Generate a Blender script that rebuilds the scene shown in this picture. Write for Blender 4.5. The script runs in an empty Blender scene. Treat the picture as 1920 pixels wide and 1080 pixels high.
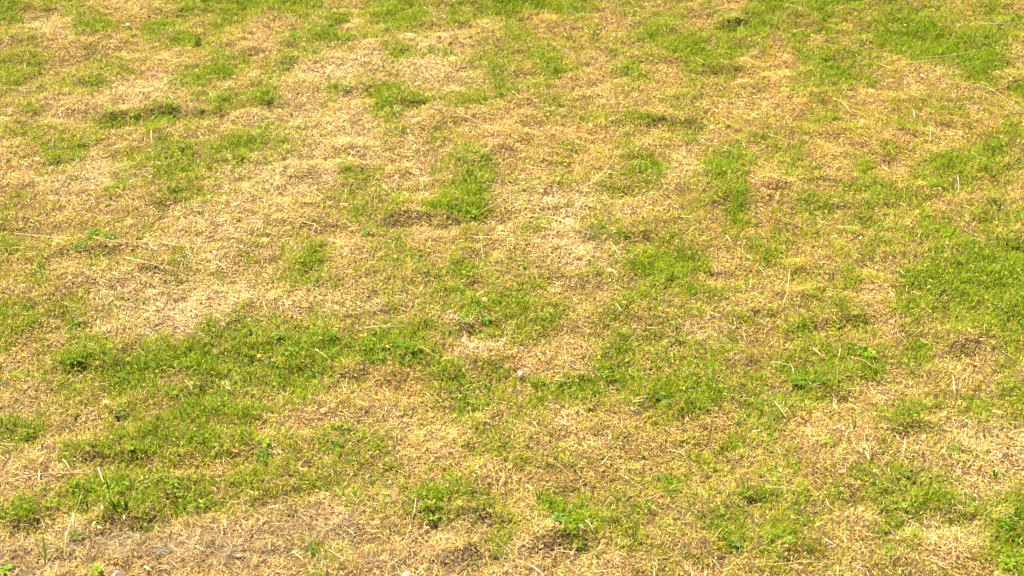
import bpy, math, random
import numpy as np
from math import radians as R

random.seed(7)
rng = np.random.default_rng(11)
sc = bpy.context.scene
COL = sc.collection

# ------------------------------------------------------------------ camera
H, PITCH, LENS = 3.8, R(33.0), 60.0
cd = bpy.data.cameras.new("camera")
cam = bpy.data.objects.new("camera", cd); COL.objects.link(cam)
cam.location = (0, 0, H); cam.rotation_euler = (R(90) - PITCH, 0, 0)
cd.lens = LENS; cd.sensor_width = 36.0; cd.clip_end = 2000.0; cd.clip_start = 0.05
cd.dof.use_dof = True; cd.dof.focus_distance = 6.75; cd.dof.aperture_fstop = 4.5
sc.camera = cam

# ------------------------------------------------------------------ light
SUN_EL = R(58.0); SUN_AZ = math.atan2(-0.74, 0.52)          # high sun to the left and a little beyond
w = bpy.data.worlds.new("World"); sc.world = w; w.use_nodes = True
nt = w.node_tree
sky = nt.nodes.new("ShaderNodeTexSky"); sky.sky_type = 'NISHITA'; sky.sun_disc = False
sky.sun_elevation = SUN_EL; sky.sun_rotation = SUN_AZ
nt.links.new(sky.outputs[0], nt.nodes["Background"].inputs[0])
nt.nodes["Background"].inputs[1].default_value = 0.05
ld = bpy.data.lights.new("sun", 'SUN'); ld.energy = 5.0; ld.angle = R(0.5); ld.color = (1.0, 0.895, 0.665)
sun = bpy.data.objects.new("sun", ld); COL.objects.link(sun)
sdir = (math.sin(SUN_AZ) * math.cos(SUN_EL), math.cos(SUN_AZ) * math.cos(SUN_EL), math.sin(SUN_EL))
from mathutils import Vector
sun.rotation_euler = Vector(sdir).to_track_quat('Z', 'Y').to_euler()
sc.view_settings.view_transform = 'Standard'; sc.view_settings.look = 'None'
sc.view_settings.exposure = 1.76; sc.view_settings.gamma = 1.0
sc.cycles.max_bounces = 6; sc.cycles.diffuse_bounces = 3; sc.cycles.transmission_bounces = 3

# ------------------------------------------------------------------ photo pixel <-> lawn
KX = 18.0 / LENS / 960.0
sp, cp = math.sin(PITCH), math.cos(PITCH)
def to_px(x, y):                                             # lawn point (z = 0) -> photo pixel
    d = y * cp + H * sp
    return 960 + x / d / KX, 540 - (y * sp - H * cp) / d / KX
def ray(px, py):
    u, v = (px - 960) * KX, (540 - py) * KX
    return np.array([u, cp + v * sp, -sp + v * cp])
def at(px, py, lift=0.0):                                    # photo pixel -> point `lift` above the lawn
    d = ray(px, py); z = lift
    for _ in range(4):
        t = (z - H) / d[2]; x, y = d[0] * t, d[1] * t
        z = float(height(np.array([x]), np.array([y]))[0]) + lift
    return np.array([x, y, z])
def up(px, py, y):                                           # photo pixel -> point on the upright plane at distance y
    d = ray(px, py); t = y / d[1]
    return np.array([d[0] * t, y, H + d[2] * t])

# ------------------------------------------------------------------ noise
class Noise:
    def __init__(s, seed, n=256): s.t = np.random.default_rng(seed).random((n, n)); s.n = n
    def __call__(s, x, y, f):                                # 0..1
        x = np.asarray(x) * f + 37.3; y = np.asarray(y) * f + 11.7
        i = np.floor(x).astype(int); j = np.floor(y).astype(int)
        a = x - i; b = y - j; a = a * a * (3 - 2 * a); b = b * b * (3 - 2 * b)
        i0, i1, j0, j1 = i % s.n, (i + 1) % s.n, j % s.n, (j + 1) % s.n
        T = s.t
        return (T[i0, j0] * (1 - a) + T[i1, j0] * a) * (1 - b) + (T[i0, j1] * (1 - a) + T[i1, j1] * a) * b
N1, N2, N3, N4, N5, N6 = (Noise(k) for k in (1, 2, 3, 4, 5, 6))

# ------------------------------------------------------------------ where the lawn is green: 9 lush ... 0 bare
# sixteen blocks of 12 x 9 cells, surveyed left to right, far to near
TILES = [
"644542135667 522564573254 332232438631 453243222265 553354223663 535552125632 352212242466 341247665521 455453252345",
"565445664568 114624664624 256665411144 365221635444 441112211246 522556531236 611416765653 223114512211 544212535412",
"656645344315 514512652557 543344666456 464334447563 365235315533 441123333424 244423245222 224455544242 231124245244",
"656655544363 546346775456 363457767774 256643566873 145663223673 244423222334 124322346333 336333543434 532323232455",
"245634446566 125423456554 122215456422 442124246531 433123332221 342254242221 543553323212 342244435213 444222134442",
"553212322452 241144224554 213155323664 222454434663 222354538773 332435522532 334314512333 442642353642... ",
"325225322563 223235622673 434355524572 222233234462 221341344363 441555443343 221244544335 532235665325",
"542243346 ",
]
T00 = TILES[0].split(); T01 = TILES[1].split(); T02 = TILES[2].split(); T03 = TILES[3].split()
T10 = "245634446566 125423456554 122215456422 442124246531 433123332221 342254242221 543553323213 342244435213 444222134442".split()
T11 = "553212323452 241144224554 213155323664 222454434663 222354538773 332435522532 334314512333 446423563432 466524445643".split()
T12 = "325225322563 223235622673 434355524572 222233234462 221341344363 441555443343 221244545335 532235676325 453445676333".split()
T13 = "542243346665 552363256454 243465456433 355455444353 454364455345 453354466454 534454445667 433433555677 333533666767".split()
T20 = "323523112111 564534211214 564542332355 433575566666 226866677776 544556656655 324444455665 223334556666 674334465665".split()
T21 = "322433524555 212223535575 566545552555 677767775433 777766665313 666544446655 556433324554 443232333454 432233234444".split()
T22 = "543335546532 555335444444 554344542243 653355554544 222355455544 222565556545 467655666665 555544566556 441223333344".split()
T23 = "335423666767 355533666666 555542445566 445554554245 555665553235 566655332235 565422223446 543334654455 512336722234".split()
T30 = "542345676655 222665555544 222244554335 223567656556 465577666654 664344553333 312111210100 001100100010 210020000000".split()
T31 = "353554222355 555654322245 655464433333 545534535532 343252267653 321124447544 101001212226 125322112234 014411111122".split()
T32 = "433343334355 433324334454 454223344443 233235554344 256654344456 357655444655 236546444566 113433433556 112223442234".split()
T33 = "422324232222 442333334211 543254543232 433455558223 455545666455".replace("433455558223", "433455554223").split() + \
      "555234555456 555335423357 654225422367 534335432246".split()
GRID = np.array([[int(c) for c in a + b + c_ + d] for blk in ((T00, T01, T02, T03), (T10, T11, T12, T13), (T20, T21, T22, T23), (T30, T31, T32, T33))
                 for a, b, c_, d in zip(*blk)], float)       # 36 x 48
def sample_grid(G, px, py):
    ny, nx = G.shape
    gx = np.clip(px / (1920 / nx) - 0.5, 0, nx - 1.001); gy = np.clip(py / (1080 / ny) - 0.5, 0, ny - 1.001)
    i = gx.astype(int); j = gy.astype(int); a = gx - i; b = gy - j
    return (G[j, i] * (1 - a) + G[j, i + 1] * a) * (1 - b) + (G[j + 1, i] * (1 - a) + G[j + 1, i + 1] * a) * b
def green(x, y):                                             # 0..1
    px, py = to_px(x, y)
    px = px + 26 * (N5(x, y, 6.0) - .5) + 16 * (N6(x, y, 15.0) - .5); py = py + 18 * (N6(x, y, 7.0) - .5) + 10 * (N5(x, y, 16.0) - .5)
    g = sample_grid(GRID, px, py) / 9.0; g = np.clip(g + .22 * (g - .30) + .04 + .025 * np.clip((px - 900) / 500, 0, 1) * np.clip((760 - py) / 300, 0, 1), 0, 1)
    out = np.clip(np.maximum(np.maximum(-px, px - 1920), np.maximum(-py, py - 1080)) / 160.0, 0, 1)
    far = 0.46 + 0.95 * (N1(x, y, 2.3) - .5) + 0.3 * (N2(x, y, 6.0) - .5)
    return g * (1 - out) + far * out
# how bleached / tan the dead grass is and how bare the soil (photo pixel, radius x, radius y, amount)
PALE = [(640,130,110,70,.8),(820,140,90,60,.7),(540,240,120,60,.7),(300,175,120,40,.6),(90,215,100,40,.5),(500,330,130,60,.8),(160,330,80,40,.8),
        (690,270,120,80,.6),(1010,390,130,50,1.),(1080,470,110,50,.8),(1290,310,60,40,.5),(1180,400,50,30,.6),(330,560,180,70,.9),(640,575,120,35,.8),
        (420,450,140,80,.6),(720,500,60,40,.5),(900,665,50,22,1.),(850,610,60,20,.8),(1330,600,60,40,.6),(750,690,60,40,.3),(880,790,160,40,.4),
        (1560,790,140,60,.3),(1850,850,110,60,.6),(820,20,80,20,.3),(1060,700,80,30,.6),(1830,450,60,40,.2),(1740,980,120,60,.5),(100,50,50,20,.6)]
ORANGE = [(1700,330,260,120,.8),(1500,600,160,90,.6),(1250,430,160,90,.5),(1100,270,160,60,.6),(1650,240,260,90,.8),(1500,140,90,60,.9),(1400,250,160,60,.5),(1700,400,240,120,.6),(1500,480,130,90,.7),(780,460,90,40,.5),(780,710,60,40,1.),
          (1250,150,60,30,.7),(1030,40,60,30,.7),(1000,690,70,30,.7),(1880,230,80,60,.8),(1780,20,100,20,.7),(1540,790,150,50,.5),(1230,800,200,40,.5),(380,870,80,40,.5),(1330,850,200,60,.3)]
BARE = [(330,1030,330,45,1.),(60,1045,110,40,1.),(560,1010,180,50,.8),(840,1000,90,25,.7),(800,1060,300,30,.6),(150,345,50,14,.6),(520,200,30,12,.5),(770,62,40,10,.6),
        (600,335,50,22,.5),(1080,455,50,20,.7),(315,455,40,14,.6),(1000,1050,120,30,.4),(1330,980,60,20,.5),(1830,800,90,40,.3),(330,600,90,20,.5),(30,850,80,60,.3),(60,745,70,40,.4),(60,45,50,10,.5),(790,440,80,30,.4)]
def blobs(L, x, y):
    px, py = to_px(x, y); px = px + 40 * (N6(x, y, 9.) - .5); py = py + 26 * (N5(x, y, 9.) - .5); r = np.zeros_like(px)
    for (cx, cy, rx, ry, a) in L:
        d = ((px - cx) / rx) ** 2 + ((py - cy) / ry) ** 2
        r = np.maximum(r, a * np.exp(-d * 0.9))
    return r
# low steps in the turf: the far side stands higher (photo pixels x0,y0,x1,y1, height)
RIMS = [(715,418,850,412,.045),(895,415,950,412,.022),(190,222,330,212,.04),(330,212,400,214,.03),(470,190,520,200,.03),(740,200,800,194,.03),(1340,50,1420,46,.03),
        (1200,238,1260,226,.025),(110,470,240,470,.03),(560,690,680,700,.03),(120,690,230,690,.03),(130,862,260,860,.03),(190,980,300,976,.035),(20,990,80,985,.03),
        (780,975,930,968,.03),(1020,1012,1130,1010,.03),(1470,738,1600,742,.03),(1500,612,1600,600,.02),(1080,442,1130,446,.025),(1160,446,1230,446,.03),(1650,812,1730,800,.03),
        (860,620,920,606,.03),(810,705,920,702,.02),(595,640,650,646,.03),(1760,670,1870,640,.03),(980,1032,1080,1010,.02),(640,990,770,1000,.03),(1000,450,1060,444,.02),(600,1075,760,1068,.02),(820,1050,900,1035,.03)]
def height(x, y):
    x = np.asarray(x, float); y = np.asarray(y, float)
    z = 0.05 * (N1(x, y, .8) - .5) + 0.030 * (N2(x, y, 3.2) - .5) + 0.028 * (N3(x, y, 9.) - .5) + 0.014 * (N4(x, y, 24.) - .5)
    z = z * np.clip((40 - np.hypot(x, y - 6)) / 30, 0.05, 1)
    for (A, B, h) in RIMG:
        m = (np.abs(x - (A[0] + B[0]) / 2) < .9) & (np.abs(y - (A[1] + B[1]) / 2) < .9)
        if not m.any(): continue
        xx, yy = x[m], y[m]
        d = B - A; L = np.hypot(*d); d = d / L; n = np.array([-d[1], d[0]])
        if n[1] < 0: n = -n
        s = (xx - A[0]) * d[0] + (yy - A[1]) * d[1]; e = (xx - A[0]) * n[0] + (yy - A[1]) * n[1] + .04 * (N3(xx, yy, 8.) - .5)
        along = np.clip(np.minimum(s, L - s) / .09 + .6, 0, 1)
        prof = np.where(e > 0, np.exp(-(e / .20) ** 2), np.clip(1 + e / .05, 0, 1)) - np.where(e < 0, .4 * np.exp(-((e + .06) / .09) ** 2), 0)
        z[m] += .70 * h * along * prof
    return z
RIMG = []
for (x0, y0, x1, y1, h) in RIMS:
    RIMG.append((at(x0, y0)[:2], at(x1, y1)[:2], h))

# ------------------------------------------------------------------ materials
def mat(name): 
    m = bpy.data.materials.new(name); m.use_nodes = True
    return m, m.node_tree, m.node_tree.nodes["Principled BSDF"]
def blade_mat(name, trans, rough, spec=0.25):
    m, t, b = mat(name); n = t.nodes; l = t.links
    a = n.new("ShaderNodeAttribute"); a.attribute_name = "tint"
    tc = n.new("ShaderNodeTexCoord"); no = n.new("ShaderNodeTexNoise"); no.inputs["Scale"].default_value = 260.0; no.inputs["Detail"].default_value = 2
    l.new(tc.outputs["Object"], no.inputs["Vector"])
    hs = n.new("ShaderNodeHueSaturation"); mr = n.new("ShaderNodeMapRange")
    mr.inputs["To Min"].default_value = 0.72; mr.inputs["To Max"].default_value = 1.28
    l.new(no.outputs["Fac"], mr.inputs["Value"]); l.new(mr.outputs[0], hs.inputs["Value"]); l.new(a.outputs["Color"], hs.inputs["Color"])
    l.new(hs.outputs[0], b.inputs["Base Color"]); b.inputs["Roughness"].default_value = rough; b.inputs["Specular IOR Level"].default_value = spec
    tr = n.new("ShaderNodeBsdfTranslucent"); l.new(hs.outputs[0], tr.inputs["Color"])
    mx = n.new("ShaderNodeMixShader"); mx.inputs[0].default_value = trans
    l.new(b.outputs[0], mx.inputs[1]); l.new(tr.outputs[0], mx.inputs[2]); l.new(mx.outputs[0], n["Material Output"].inputs[0])
    return m
M_STRAW = blade_mat("dead_grass_blade", .22, .6, .2)
M_GREEN = blade_mat("green_grass_blade", .45, .5, .15)
def plain(name, c1, c2, scale, rough=.7, trans=0., bump=0.):
    m, t, b = mat(name); n = t.nodes; l = t.links
    tc = n.new("ShaderNodeTexCoord"); no = n.new("ShaderNodeTexNoise"); no.inputs["Scale"].default_value = scale; no.inputs["Detail"].default_value = 5
    l.new(tc.outputs["Object"], no.inputs["Vector"])
    r = n.new("ShaderNodeValToRGB"); r.color_ramp.elements[0].color = (*c1, 1); r.color_ramp.elements[1].color = (*c2, 1)
    r.color_ramp.elements[0].position = .35; r.color_ramp.elements[1].position = .68
    l.new(no.outputs["Fac"], r.inputs[0]); l.new(r.outputs[0], b.inputs["Base Color"]); b.inputs["Roughness"].default_value = rough
    b.inputs["Specular IOR Level"].default_value = .12
    if bump:
        bp = n.new("ShaderNodeBump"); bp.inputs["Strength"].default_value = bump; bp.inputs["Distance"].default_value = .002
        l.new(no.outputs["Fac"], bp.inputs["Height"]); l.new(bp.outputs[0], b.inputs["Normal"])
    if trans:
        tr = n.new("ShaderNodeBsdfTranslucent"); l.new(r.outputs[0], tr.inputs["Color"])
        mx = n.new("ShaderNodeMixShader"); mx.inputs[0].default_value = trans
        l.new(b.outputs[0], mx.inputs[1]); l.new(tr.outputs[0], mx.inputs[2]); l.new(mx.outputs[0], n["Material Output"].inputs[0])
    return m
M_PALE = plain("bleached_stalk", (.66, .49, .25), (.88, .75, .50), 60, .5, .38)
M_WHITE = plain("brightened_bleached_stalk", (.78, .64, .40), (.90, .82, .62), 60, .5, .40)  # bleached straw, colour lightened further to replace sunlight that upright stalks miss
M_TAN = plain("tan_stalk", (.52, .35, .13), (.74, .54, .25), 60, .5, .34)
M_YG = plain("yellow_green_stalk", (.38, .36, .08), (.58, .50, .18), 40, .5, .15)
M_LEAF = plain("weed_leaf", (.075, .16, .008), (.14, .25, .012), 45, .6, .40)
M_LEAFB = plain("bright_weed_leaf", (.15, .27, .012), (.24, .36, .02), 45, .6, .42)
M_LEAFBLUE = plain("bluish_weed_leaf", (.08, .17, .035), (.15, .26, .06), 45, .6, .35)
M_LEAFY = plain("yellowing_leaf", (.38, .40, .04), (.55, .50, .05), 45, .45, .35)
M_SPEAR = plain("coarse_green_blade", (.05, .13, .015), (.10, .20, .025), 50, .38, .35)
M_SPEARB = plain("bright_coarse_blade", (.16, .28, .05), (.24, .36, .07), 50, .4, .38)
M_BROWNLEAF = plain("dead_brown_leaf", (.09, .045, .025), (.18, .10, .06), 50, .7, .1)
M_ORLEAF = plain("dead_orange_leaf", (.50, .24, .05), (.68, .38, .10), 50, .6, .2)
M_STONEW = plain("white_stone", (.66, .60, .56), (.84, .80, .77), 70, .75, 0, .6)
M_STONEG = plain("grey_stone", (.10, .09, .085), (.19, .17, .155), 60, .8, 0, .6)
M_STONEP = plain("pinkish_stone", (.26, .185, .135), (.40, .30, .235), 50, .8, 0, .5)
M_PETAL = plain("white_petal", (.78, .78, .76), (.86, .86, .84), 60, .5, .2)
M_DISC = plain("yellow_disc", (.80, .42, .01), (.90, .55, .02), 300, .6, 0)
M_STEM = plain("green_stem", (.22, .26, .06), (.34, .34, .10), 50, .5, .1)
# soil under the grass, turning into patchy lawn colour beyond it
m, t, b = mat("lawn_soil"); n = t.nodes; l = t.links
tc = n.new("ShaderNodeTexCoord")
def noise(s, d=6):
    q = n.new("ShaderNodeTexNoise"); q.inputs["Scale"].default_value = s; q.inputs["Detail"].default_value = d; l.new(tc.outputs["Object"], q.inputs["Vector"]); return q
def ramp(src, a, b_, p0, p1):
    r = n.new("ShaderNodeValToRGB"); r.color_ramp.elements[0].color = (*a, 1); r.color_ramp.elements[1].color = (*b_, 1)
    r.color_ramp.elements[0].position = p0; r.color_ramp.elements[1].position = p1; l.new(src, r.inputs[0]); return r
n1 = noise(90); n2 = noise(14); n3 = noise(1.6); n4 = noise(40)
soil = ramp(n1.outputs["Fac"], (.045, .026, .013), (.17, .11, .06), .32, .7)
grey = ramp(n2.outputs["Fac"], (.075, .055, .038), (.20, .15, .105), .3, .7)
lawn = ramp(n3.outputs["Fac"], (.12, .15, .02), (.42, .29, .12), .4, .6)
at_ = n.new("ShaderNodeAttribute"); at_.attribute_name = "bare"
at2 = n.new("ShaderNodeAttribute"); at2.attribute_name = "beyond"
mx1 = n.new("ShaderNodeMixRGB"); l.new(at_.outputs["Fac"], mx1.inputs[0]); l.new(soil.outputs[0], mx1.inputs[1]); l.new(grey.outputs[0], mx1.inputs[2])
mx2 = n.new("ShaderNodeMixRGB"); l.new(at2.outputs["Fac"], mx2.inputs[0]); l.new(mx1.outputs[0], mx2.inputs[1]); l.new(lawn.outputs[0], mx2.inputs[2])
l.new(mx2.outputs[0], b.inputs["Base Color"]); b.inputs["Roughness"].default_value = .95; b.inputs["Specular IOR Level"].default_value = .1
bp = n.new("ShaderNodeBump"); bp.inputs["Strength"].default_value = .8; bp.inputs["Distance"].default_value = .012
l.new(n1.outputs["Fac"], bp.inputs["Height"]); l.new(bp.outputs[0], b.inputs["Normal"])
M_SOIL = m

# ------------------------------------------------------------------ mesh helpers
def raw_mesh(name, V, loops, starts, material, attrs=None, smooth=False):
    me = bpy.data.meshes.new(name)
    V = np.ascontiguousarray(V, dtype=np.float32); loops = np.ascontiguousarray(loops, dtype=np.int32); starts = np.ascontiguousarray(starts, dtype=np.int32)
    me.vertices.add(len(V)); me.vertices.foreach_set("co", V.ravel())
    me.loops.add(len(loops)); me.loops.foreach_set("vertex_index", loops)
    me.polygons.add(len(starts)); me.polygons.foreach_set("loop_start", starts)
    for k, (typ, arr) in (attrs or {}).items():
        a = me.attributes.new(k, typ, 'POINT')
        a.data.foreach_set("color" if typ == 'FLOAT_COLOR' else "value", np.ascontiguousarray(arr, dtype=np.float32).ravel())
    me.update(calc_edges=True)
    if smooth: me.polygons.foreach_set("use_smooth", np.ones(len(starts), dtype=bool))
    me.materials.append(material)
    o = bpy.data.objects.new(name, me); COL.objects.link(o)
    return o
def tag(o, label=None, cat=None, group=None, kind=None):
    if label: o["label"] = label
    if cat: o["category"] = cat
    if group: o["group"] = group
    if kind: o["kind"] = kind
    return o
class MB:
    def __init__(s): s.v = []; s.f = []
    def add(s, verts, faces):
        k = len(s.v); s.v += [tuple(map(float, p)) for p in verts]; s.f += [tuple(i + k for i in f) for f in faces]
    def tube(s, pts, r0, r1, sides=5):
        pts = [np.asarray(p, float) for p in pts]; nP = len(pts); rings = []
        for i, p in enumerate(pts):
            d = pts[min(i + 1, nP - 1)] - pts[max(i - 1, 0)]; d = d / (np.linalg.norm(d) + 1e-9)
            a = np.cross(d, (0.31, 0.2, .93) if abs(d[2]) < .9 else (1, 0, 0)); a /= np.linalg.norm(a); bb = np.cross(d, a)
            rr = r0 + (r1 - r0) * i / (nP - 1)
            rings.append([p + rr * (math.cos(q) * a + math.sin(q) * bb) for q in [2 * math.pi * j / sides for j in range(sides)]])
        V = [q for r in rings for q in r]; F = []
        for i in range(nP - 1):
            for j in range(sides):
                F.append((i * sides + j, i * sides + (j + 1) % sides, (i + 1) * sides + (j + 1) % sides, (i + 1) * sides + j))
        F.append(tuple(range(sides))[::-1]); F.append(tuple((nP - 1) * sides + j for j in range(sides)))
        s.add(V, F)
    def build(s, name, material, parent=None, smooth=True, loc=None):
        me = bpy.data.meshes.new(name); V = s.v
        if loc is not None: V = [(a - loc[0], b_ - loc[1], c - loc[2]) for a, b_, c in V]
        me.from_pydata(V, [], s.f); me.update()
        if smooth: me.polygons.foreach_set("use_smooth", [True] * len(me.polygons))
        me.materials.append(material)
        o = bpy.data.objects.new(name, me); COL.objects.link(o)
        if loc is not None: o.location = loc
        if parent: o.parent = parent; 
        return o
def empty(name, loc):
    o = bpy.data.objects.new(name, None); o.empty_display_size = .02; COL.objects.link(o); o.location = loc; return o
def smooth_path(pts, sub=4, jit=0.0015):
    pts = [np.asarray(p, float) for p in pts]
    if len(pts) == 2: pts = [pts[0], pts[0] * .5 + pts[1] * .5 + np.array([0, 0, .004]), pts[1]]
    P = [2 * pts[0] - pts[1]] + pts + [2 * pts[-1] - pts[-2]]; out = []
    for i in range(1, len(P) - 2):
        for k in range(sub):
            t = k / sub
            q = .5 * (2 * P[i] + (P[i + 1] - P[i - 1]) * t + (2 * P[i - 1] - 5 * P[i] + 4 * P[i + 1] - P[i + 2]) * t * t + (3 * P[i] - P[i - 1] - 3 * P[i + 1] + P[i + 2]) * t ** 3)
            out.append(q + np.array([random.uniform(-jit, jit) for _ in range(3)]))
    out.append(pts[-1]); return out
def leaf_geo(base, az, elev, L, W, droop=.9, fold=.25):
    """one pointed oval leaf leaving `base`, arching over"""
    V = []; F = []; p = np.array(base, float); e = elev; nS = 6
    h = np.array([math.cos(az), math.sin(az), 0]); side = np.array([-math.sin(az), math.cos(az), 0])
    for i in range(nS + 1):
        t = i / nS; wd = W * .5 * (math.sin(math.pi * min(1, .06 + t * .94)) ** .8) * (1.12 - .35 * t)
        nrm = np.array([-math.sin(e) * h[0], -math.sin(e) * h[1], math.cos(e)])
        if i == nS: wd = 0.0004
        V += [p + side * wd + nrm * wd * fold, p, p - side * wd + nrm * wd * fold]
        p = p + (h * math.cos(e) + np.array([0, 0, 1]) * math.sin(e)) * (L / nS); e -= droop / nS
    for i in range(nS):
        a = 3 * i
        F += [(a, a + 1, a + 4, a + 3), (a + 1, a + 2, a + 5, a + 4)]
    return V, F
def spear_geo(base, az, elev, L, W, droop=.5):
    V = []; F = []; p = np.array(base, float); e = elev; nS = 5
    h = np.array([math.cos(az), math.sin(az), 0]); side = np.array([-math.sin(az), math.cos(az), 0])
    roll = random.uniform(-.6, .6)
    for i in range(nS + 1):
        t = i / nS; wd = W * .5 * min(1, .55 + t * 1.4) * (1 - t ** 2.2) + .0003
        nrm = np.array([-math.sin(e) * h[0], -math.sin(e) * h[1], math.cos(e)]); s2 = side * math.cos(roll) + nrm * math.sin(roll)
        V += [p + s2 * wd, p + np.cross(s2, nrm) * 0 - nrm * wd * .3, p - s2 * wd]
        p = p + (h * math.cos(e) + np.array([0, 0, 1]) * math.sin(e)) * (L / nS); e -= droop / nS
    for i in range(nS):
        a = 3 * i; F += [(a, a + 1, a + 4, a + 3), (a + 1, a + 2, a + 5, a + 4)]
    return V, F

# ------------------------------------------------------------------ ground: one sheet out to the horizon
def axis(lo, hi, step, far):
    core = list(np.arange(lo, hi + step / 2, step)); a, b_ = [], []; d = step
    q = core[0]
    while q > -far: d *= 1.35; q -= d; a.append(q)
    d = step; q = core[-1]
    while q < far: d *= 1.35; q += d; b_.append(q)
    return np.array(a[::-1] + core + b_)
gx = axis(-4.6, 4.6, .02, 600); gy = axis(2.6, 10.8, .02, 600)
X, Y = np.meshgrid(gx, gy); xf, yf = X.ravel(), Y.ravel()
Z = height(xf, yf)
nx_, ny_ = len(gx), len(gy)
idx = np.arange(nx_ * ny_).reshape(ny_, nx_)
quads = np.stack([idx[:-1, :-1], idx[:-1, 1:], idx[1:, 1:], idx[1:, :-1]], -1).reshape(-1, 4)
half = .3 * (yf * cp + H * sp)
bey = np.clip(np.maximum(np.maximum(np.abs(xf) - half - .95, yf - 9.9), 3.4 - yf) / .5, 0, 1)
g = raw_mesh("ground", np.stack([xf, yf, Z], 1), quads.ravel(), np.arange(0, quads.size, 4), M_SOIL,
             {"bare": ('FLOAT', blobs(BARE, xf, yf)), "beyond": ('FLOAT', bey)}, True)
tag(g, "dry patchy lawn ground with grey brown soil between the grass", "ground", kind="structure")

# ------------------------------------------------------------------ grass: what nobody could count
def scatter(nn):
    y = 3.15 + (10.3 - 3.15) * rng.random(nn); hw = .3 * (y * cp + H * sp) + 1.0
    x = (rng.random(nn) * 2 - 1) * 4.2; k = np.abs(x) < hw
    x, y = x[k], y[k]
    px, py = to_px(x, y)
    edge = (px < -40) | (px > 1960) | (py < -40) | (py > 1120)
    k = ~edge | (rng.random(len(x)) < .9)
    return x[k], y[k]
def blades(name, x, y, z, az, th, bend, L, W, roll, col, tipcol, material, segs=2):
    """strips of `segs` pieces ending in a point; th = lean from upright, bend = extra lean towards the tip"""
    nB = len(x); P = np.stack([x, y, z], 1); h = np.stack([np.cos(az), np.sin(az), 0 * az], 1); side = np.stack([-np.sin(az), np.cos(az), 0 * az], 1)
    nv = 2 * segs + 1; V = np.empty((nB, nv, 3), np.float32); C = np.ones((nB, nv, 4), np.float32); e = th.copy()
    for i in range(segs + 1):
        d = h * np.sin(e)[:, None] + np.array([0, 0, 1.]) * np.cos(e)[:, None]
        nrm = h * -np.cos(e)[:, None] + np.array([0, 0, 1.]) * np.sin(e)[:, None]
        s = side * np.cos(roll)[:, None] + nrm * np.sin(roll)[:, None]; f = i / segs
        if i < segs:
            wd = (W * .5 * (.85 if i == 0 else 1.0 - .25 * (f > .6)))[:, None]
            V[:, 2 * i] = P - s * wd; V[:, 2 * i + 1] = P + s * wd
            C[:, 2 * i, :3] = C[:, 2 * i + 1, :3] = col * (1 - f) + tipcol * f
        else:
            V[:, 2 * i] = P; C[:, 2 * i, :3] = tipcol
        P = P + d * (L / segs)[:, None]; e = e + bend / segs
    base = (np.arange(nB) * nv)[:, None]; lp = []
    for i in range(segs - 1): lp += [2 * i, 2 * i + 1, 2 * i + 3, 2 * i + 2]
    lp += [2 * segs - 2, 2 * segs - 1, 2 * segs]
    loops = (base + np.array(lp)[None, :]).ravel()
    st = np.array([4 * i for i in range(segs)]); per = len(lp)
    starts = (np.arange(nB)[:, None] * per + st[None, :]).ravel()
    return raw_mesh(name, V.reshape(-1, 3), loops, starts, material, {"tint": ('FLOAT_COLOR', C.reshape(-1, 4))})
def pick(pal, wts, nn):
    wts = np.array(wts, float); i = rng.choice(len(pal), nn, p=wts / wts.sum()); return np.array(pal)[i] * rng.uniform(.78, 1.2, (nn, 1))
def lean_field(x, y): return 2 * math.pi * (N1(x, y, 4.) * 2 + N2(x, y, 11.))

# dead grass
x, y = scatter(2300000)
gr = green(x, y); bare = blobs(BARE, x, y)
k = (rng.random(len(x)) < np.clip(1.15 - .8 * gr, .3, 1)) & (rng.random(len(x)) > .75 * bare * (N4(x, y, 10.) > .60))
x, y, gr, bare = x[k], y[k], gr[k], bare[k]; nB = len(x)
pale = blobs(PALE, x, y); oran = blobs(ORANGE, x, y); clump = N3(x, y, 22.)
std = rng.random(nB) < .48 + .15 * (gr > .4) - .3 * bare
th = np.where(std, rng.uniform(.25, 1.05, nB), rng.uniform(1.15, 1.62, nB))
az = np.where(rng.random(nB) < .35, lean_field(x, y) + rng.normal(0, .7, nB), rng.uniform(0, 2 * math.pi, nB))
L = rng.uniform(.007, .021, nB) * (1 + .9 * bare + .2 * pale); W = rng.uniform(.0009, .0018, nB) * (1 + .2 * bare)
z = height(x, y) + np.where(std, 0, rng.uniform(.001, .017, nB) * (1 - .5 * bare)) 
A = pick([(.78,.53,.20),(.70,.44,.115),(.56,.32,.07),(.84,.66,.34),(.30,.165,.045),(.64,.35,.055)], [3,3.2,2.2,1.6,.9,.7], nB)
Bc = pick([(.86,.65,.35),(.78,.54,.24),(.89,.75,.50)], [3,2,1.5], nB)
Oc = pick([(.72,.42,.085),(.64,.32,.042),(.78,.50,.14)], [2,1.2,1.6], nB)
Tc = pick([(.42,.30,.14),(.31,.21,.095),(.55,.41,.21),(.16,.11,.05)], [2,2,1.2,1.2], nB)
col = A
q = rng.random(nB)[:, None]; col = np.where(q < pale[:, None] * .75, Bc, col)
q = rng.random(nB)[:, None]; col = np.where(q < oran[:, None] * .8, Oc, col)
q = rng.random(nB)[:, None]; col = np.where(q < bare[:, None] * .95, Tc, col)
og = (rng.random(nB) < gr * .42)[:, None]; col = np.where(og, pick([(.44,.38,.06),(.35,.33,.04),(.52,.41,.10)], [1,1,1], nB), col)
col = col * (.66 + .5 * clump + .22 * N4(x, y, 60.))[:, None]
o = blades("dead_grass", x, y, z, az, th, rng.uniform(-.5, .9, nB), L, W, rng.uniform(-1., 1., nB), col, np.clip(col * 1.08, 0, .9), M_STRAW)
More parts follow.
